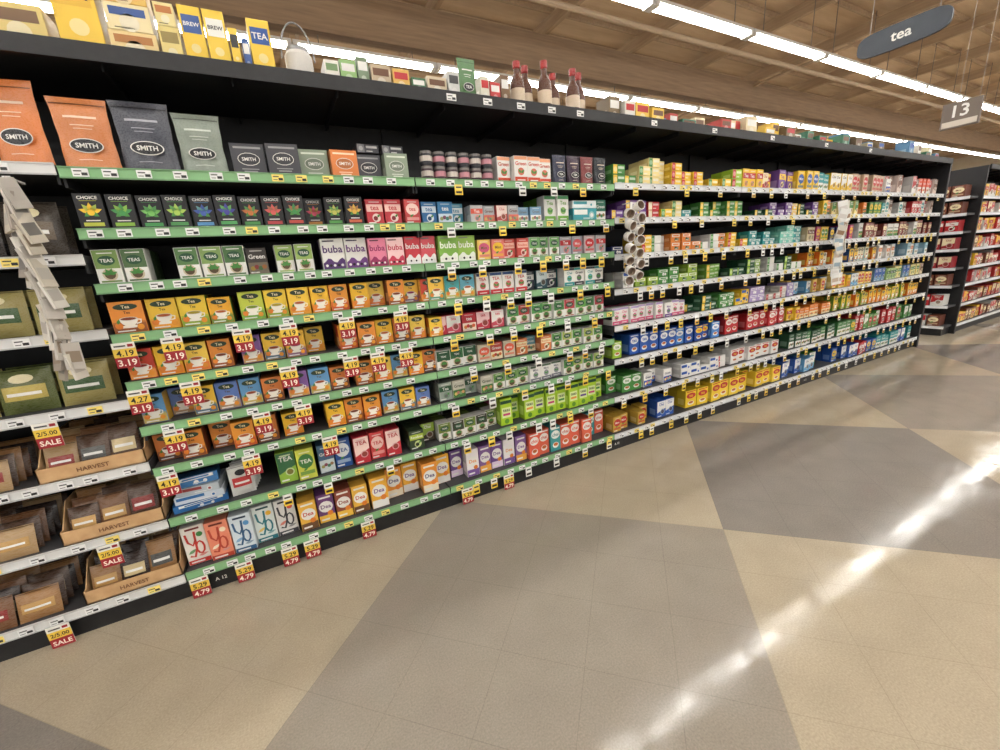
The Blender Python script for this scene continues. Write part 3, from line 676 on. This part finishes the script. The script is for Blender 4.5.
# ---- hanging strips ----
def clip_strip(x,y,ztop,zbot,kind):
    e=empty('hanging_merchandise_strip')
    m=MB(); m.box(x-.01,x+.01,y-.001,y+.001,zbot,ztop,(230,230,226)); 
    m.box(x-.004,x+.004,y,F-.002 if y<F else y+.01,ztop-.006,ztop,(200,200,200))
    m.build('plastic_strip',M_MATTE,e)
    c_=MB()
    z=ztop-.05; i=0
    while z>zbot:
        if kind=='packet':
            for q in range(2):
                c_.at(x+U(-.012,.012)+(q-.5)*.026,y-.012-.016*q,z,U(.9,1.25)*(1 if q else -1),U(-.25,-.05),U(-.25,.25))
                cc=CH([(220,214,204),(196,190,182),(160,150,140),(228,224,216),(206,198,184)])
                c_.box(-.028,.028,-.004,.004,-.055,.04,cc); c_.box(-.022,.022,-.0046,-.004,-.03,.01,CH([(150,134,116),(120,116,112),(190,184,176)])); c_.box(-.02,.02,.004,.0046,-.04,.03,dk(cc,.85))
            z-=.036; i+=1; continue
        for sd in (-1,1):
            if kind=='mug':
                c_.at(x+sd*.04,y-.02-.012*(i%2),z+.02*sd,U(-.5,.1),math.pi/2+U(-.3,.5))
                c_.m = c_.m @ Matrix.Rotation(U(-.7,.7),4,'Z') @ Matrix.Scale(.86,4)
                W_=(232,228,222); D_=(160,140,122)
                c_.lathe([(0,-.03,W_),(.026,-.03,W_),(.033,-.02,W_),(.036,.03,W_),(.031,.03,D_),(.027,-.015,D_),(0,-.02,D_)],0,0,0,16)
                hp=[(.034+.018*math.sin(math.pi*k/7),0,.02-.04*k/7) for k in range(8)]
                for k in range(7): pipe(c_,hp[k],hp[k+1],.004,W_,6)
                continue
            yaw=U(-.5,.5)+sd*.35
            c_.at(x+sd*.038,y-.02-.01*(i%2),z,yaw,U(-.2,.1),U(-.3,.3))
            c_.box(-.042,.042,-.003,.003,-.06,.045,CH([(230,230,226),(210,204,192),(222,222,218)])); c_.box(-.034,.034,-.0036,-.003,-.035,.0,CH([(150,120,90),(150,170,180),(190,170,150),(210,206,200)]))
        z-=.07; i+=1
    c_.m=Matrix.Identity(4)
    c_.build('merchandise',M_PACK,e)
clip_strip(2.075,F-.08,1.74,1.26,'mug')
clip_strip(4.62,F-.12,1.76,1.06,'card')
clip_strip(-.705,F-.11,1.80,1.16,'packet')

# ---- top stock on canopy ----
m=MB(); z=TOPZ+.0005; y=F+.03
def tb(x,w,h,c1,c2,t=None,yy=y,z_=z,d=.12,yaw=0):
    m.at(x,yy,z_,yaw); m.body(w,h,d,c1); m.rect(w*.1,h*.55,w*.9,h*.85,c2); 
    if t: m.text(t,w/2,h*.7,w*.7,h*.15,WHT if sum(c2)<400 else BLK)
    m.disc(w*.5,h*.3,w*.22,mixc(c1,WHT,.5)); m.rect(w*.15,h*.08,w*.6,h*.12,dk(c1,.5)); m.m=Matrix.Identity(4)
tb(-.88,.2,.1,(230,200,110),(190,140,60)); tb(-.67,.14,.12,(220,196,120),(120,90,60))
tb(-.50,.12,.25,(236,196,66),(226,180,56),'TEA')
tb(-.365,.14,.085,(226,200,140),(180,120,60)); tb(-.36,.13,.085,(236,220,170),(60,90,150),z_=z+.086); tb(-.365,.135,.08,(220,180,90),(236,226,200),z_=z+.172)
tb(-.215,.065,.12,(226,206,130),(150,130,70)); tb(-.213,.06,.075,(230,214,150),(190,120,60),z_=z+.121)
tb(-.14,.072,.2,(236,198,62),(60,90,150),'BREW'); tb(-.062,.07,.2,(236,200,66),(240,240,230),'BREW'); tb(.085,.08,.195,(236,198,62),(40,80,150),'TEA'); tb(.055,.025,.12,(60,90,150),WHT)
tb(.015,.03,.15,(236,200,70),(60,60,60))
tb(.36,.06,.09,(230,226,214),(120,150,100)); tb(.425,.07,.1,(150,190,120),WHT); tb(.50,.05,.12,(120,140,110),WHT); tb(.56,.09,.1,(190,170,140),BRN); tb(.66,.08,.095,(222,180,90),RED); tb(.75,.07,.07,(60,110,70),WHT)
tb(.83,.1,.085,(206,190,160),BRN); tb(.94,.06,.12,(206,206,200),(60,60,60))
tb(1.12,.05,.12,(226,220,200),RED); tb(1.175,.06,.1,(200,60,60),WHT); tb(1.24,.05,.14,(120,90,60),WHT)
x=1.95
while x<7.1:
    w=U(.08,.15); h=U(.06,.15) 
    if R()<.9: tb(x,w-.01,h,CH([(206,180,140),(226,210,170),(60,120,90),(90,140,180),(190,60,50),(236,196,80),(230,226,214),(120,100,70)]),CH([WHT,RED,BRN,BLU]),z_=z,yy=y+U(0,.08))
    x+=w
m.build('overstock_boxes',M_PACK)
m=MB()
pouch(m,1.01,F+.04,z,.1,.2,.025,(90,130,84)); pouch_label(m,.1,.2,(90,130,84),WHT,'TEA')
m.build('coffee_bag',M_FOIL)
m=MB()
for i,xx in enumerate((1.36,1.45,1.54,1.64,1.74,1.83)):
    yy=F+.06+.06*(i%2); k=1.0+.12*(i%3)/2; cc=(88,52,36)
    m.lathe([(0,0,cc),(.036,0,cc),(.041,.01,cc),(.041,.03*k,(206,186,160)),(.041,.09*k,cc),(.035,.135*k,cc),(.017,.165*k,cc),(.015,.19*k,(160,44,40)),(.02,.195*k,(160,44,40)),(.02,.225*k,(160,44,40)),(0,.227*k,RED)],xx,yy,z)
m.build('syrup_bottles',M_FOIL,smooth=True)
e=empty('tea_canister')
m=MB(); m.lathe([(0,0,WHT),(.05,.0,(200,196,190)),(.055,.01,(206,202,194)),(.055,.1,(206,202,194)),(.045,.115,(150,150,150)),(.045,.13,(150,150,150)),(0,.132,GRY)],.265,F+.08,z,24); m.build('body',M_FOIL,e,True)
m=MB(); pp=[(.265+.065*math.cos(math.pi*i/14),F+.08,z+.09+.14*math.sin(math.pi*i/14)) for i in range(15)]
for i in range(14): pipe(m,pp[i],pp[i+1],.0035,(140,140,140),6)
m.build('bail_handle',M_METAL,e,True)

# ================= second gondola beyond the cross aisle =================
g2=empty('gondola_shelving')
st=MB();pl=MB();rl=MB()
for i in range(4): section(8.55+1.31*i,8.55+1.31*(i+1),W_Z,(226,228,230),st,pl,rl)
st.box(8.51,8.55,F-.01,F+1.0,0,TOPZ,(200,196,190))
for z_ in W_Z:
    pl.box(8.22,8.508,F+.03,F+.96,z_-.012,z_+.015,(70,70,72)); rl.box(8.214,8.219,F+.03,F+.96,z_-.02,z_+.018,(226,228,230))
st.box(8.24,8.51,F+.05,F+.94,0,W_Z[-1]-.025,(30,30,32))
st.build('frame_and_canopy',M_BLACK,g2);pl.build('shelf_plates',M_MATTE,g2);rl.build('price_rails',M_MATTE,g2)
cp=[(RED,WHT),((170,44,50),CRM),(COR,YEL),((120,66,46),CRM),(WHT,RED),(YEL,RED)]
m=MB()
for z_ in W_Z:
    x=8.57
    while x<13.6:
        w=U(.1,.16); place(m,x,z_+E,'band',w,U(.12,.17),CH(cp),deep=1,d=.2); x+=w
m.build('coffee_boxes',M_PACK)
m=MB()
for z_ in W_Z:
    yy=F+.95; a=CH(cp)
    while yy>F+.2:
        m.at(8.25,yy,z_+E,-math.pi/2); s_band(m,.13,.15,.2,a); yy-=.145
        if R()<.35: a=CH(cp)
m.m=Matrix.Identity(4)
m.build('endcap_snack_boxes',M_PACK)

# ================= signs =================
e=empty('aisle_category_sign')
m=MB(); X=5.6; yc,zc,w2,h2=2.15,3.25,.34,.105
pts=[]
for i in range(33):
    t=2*math.pi*i/33; ct,st_=math.cos(t),math.sin(t)
    pts.append((yc+w2*math.copysign(abs(ct)**.45,ct), zc+h2*math.copysign(abs(st_)**.6,st_)))
k=len(pts)
m.add([(X,a,b2) for a,b2 in pts]+[(X+.03,a,b2) for a,b2 in pts],[tuple(range(k)),tuple(range(2*k-1,k-1,-1))]+[(i,(i+1)%k,(i+1)%k+k,i+k) for i in range(k)],(60,66,74))
m.build('panel',M_SIGN,e)
m=MB(); m.m=Matrix.Translation((X-.001,yc,zc))@Matrix.Rotation(-math.pi/2,4,'Z'); m.text('tea',0,0,.17,.075,WHT,1); m.build('lettering',M_MATTE,e)
m=MB(); 
for q in (-.25,.25): m.box(X+.012,X+.018,yc+q,yc+q+.006,zc+h2*.8,6.22,(150,140,130))
m.build('suspension_wires',M_MATTE,e)
e=empty('aisle_number_sign')
X=9.6; m=MB(); m.box(X,X+.05,2.6,3.02,2.97,3.33,(112,100,90)); m.box(X-.002,X,2.62,3.0,2.99,3.07,(200,190,176)); m.build('panel',M_MATTE,e)
m=MB(); m.m=Matrix.Translation((X-.003,2.81,3.2))@Matrix.Rotation(-math.pi/2,4,'Z'); m.text('13',0,0,.24,.17,WHT,1); m.build('lettering',M_MATTE,e)
m=MB(); 
for q in (2.64,2.86): m.box(X+.02,X+.026,q,q+.006,3.33,6.22,(150,140,130))
m.build('suspension_wires',M_MATTE,e)

# ================= world, camera =================
w=bpy.data.worlds.new('World'); bpy.context.scene.world=w; w.use_nodes=True
w.node_tree.nodes['Background'].inputs[0].default_value=(1,.98,.95,1); w.node_tree.nodes['Background'].inputs[1].default_value=.7
cam=bpy.data.cameras.new('camera'); co=bpy.data.objects.new('camera',cam); bpy.context.scene.collection.objects.link(co)
cam.sensor_width=36; cam.lens=409.3/1000*36; cam.clip_start=.05
co.matrix_world=Matrix(((.87885,.18116,-.44137,0),(-.47175,.19165,-.86066,0),(-.07134,.96460,.25390,1.4),(0,0,0,1)))
bpy.context.scene.camera=co
bpy.context.scene.view_settings.view_transform='Standard'
bpy.context.scene.view_settings.look='None'
bpy.context.scene.view_settings.exposure=.2
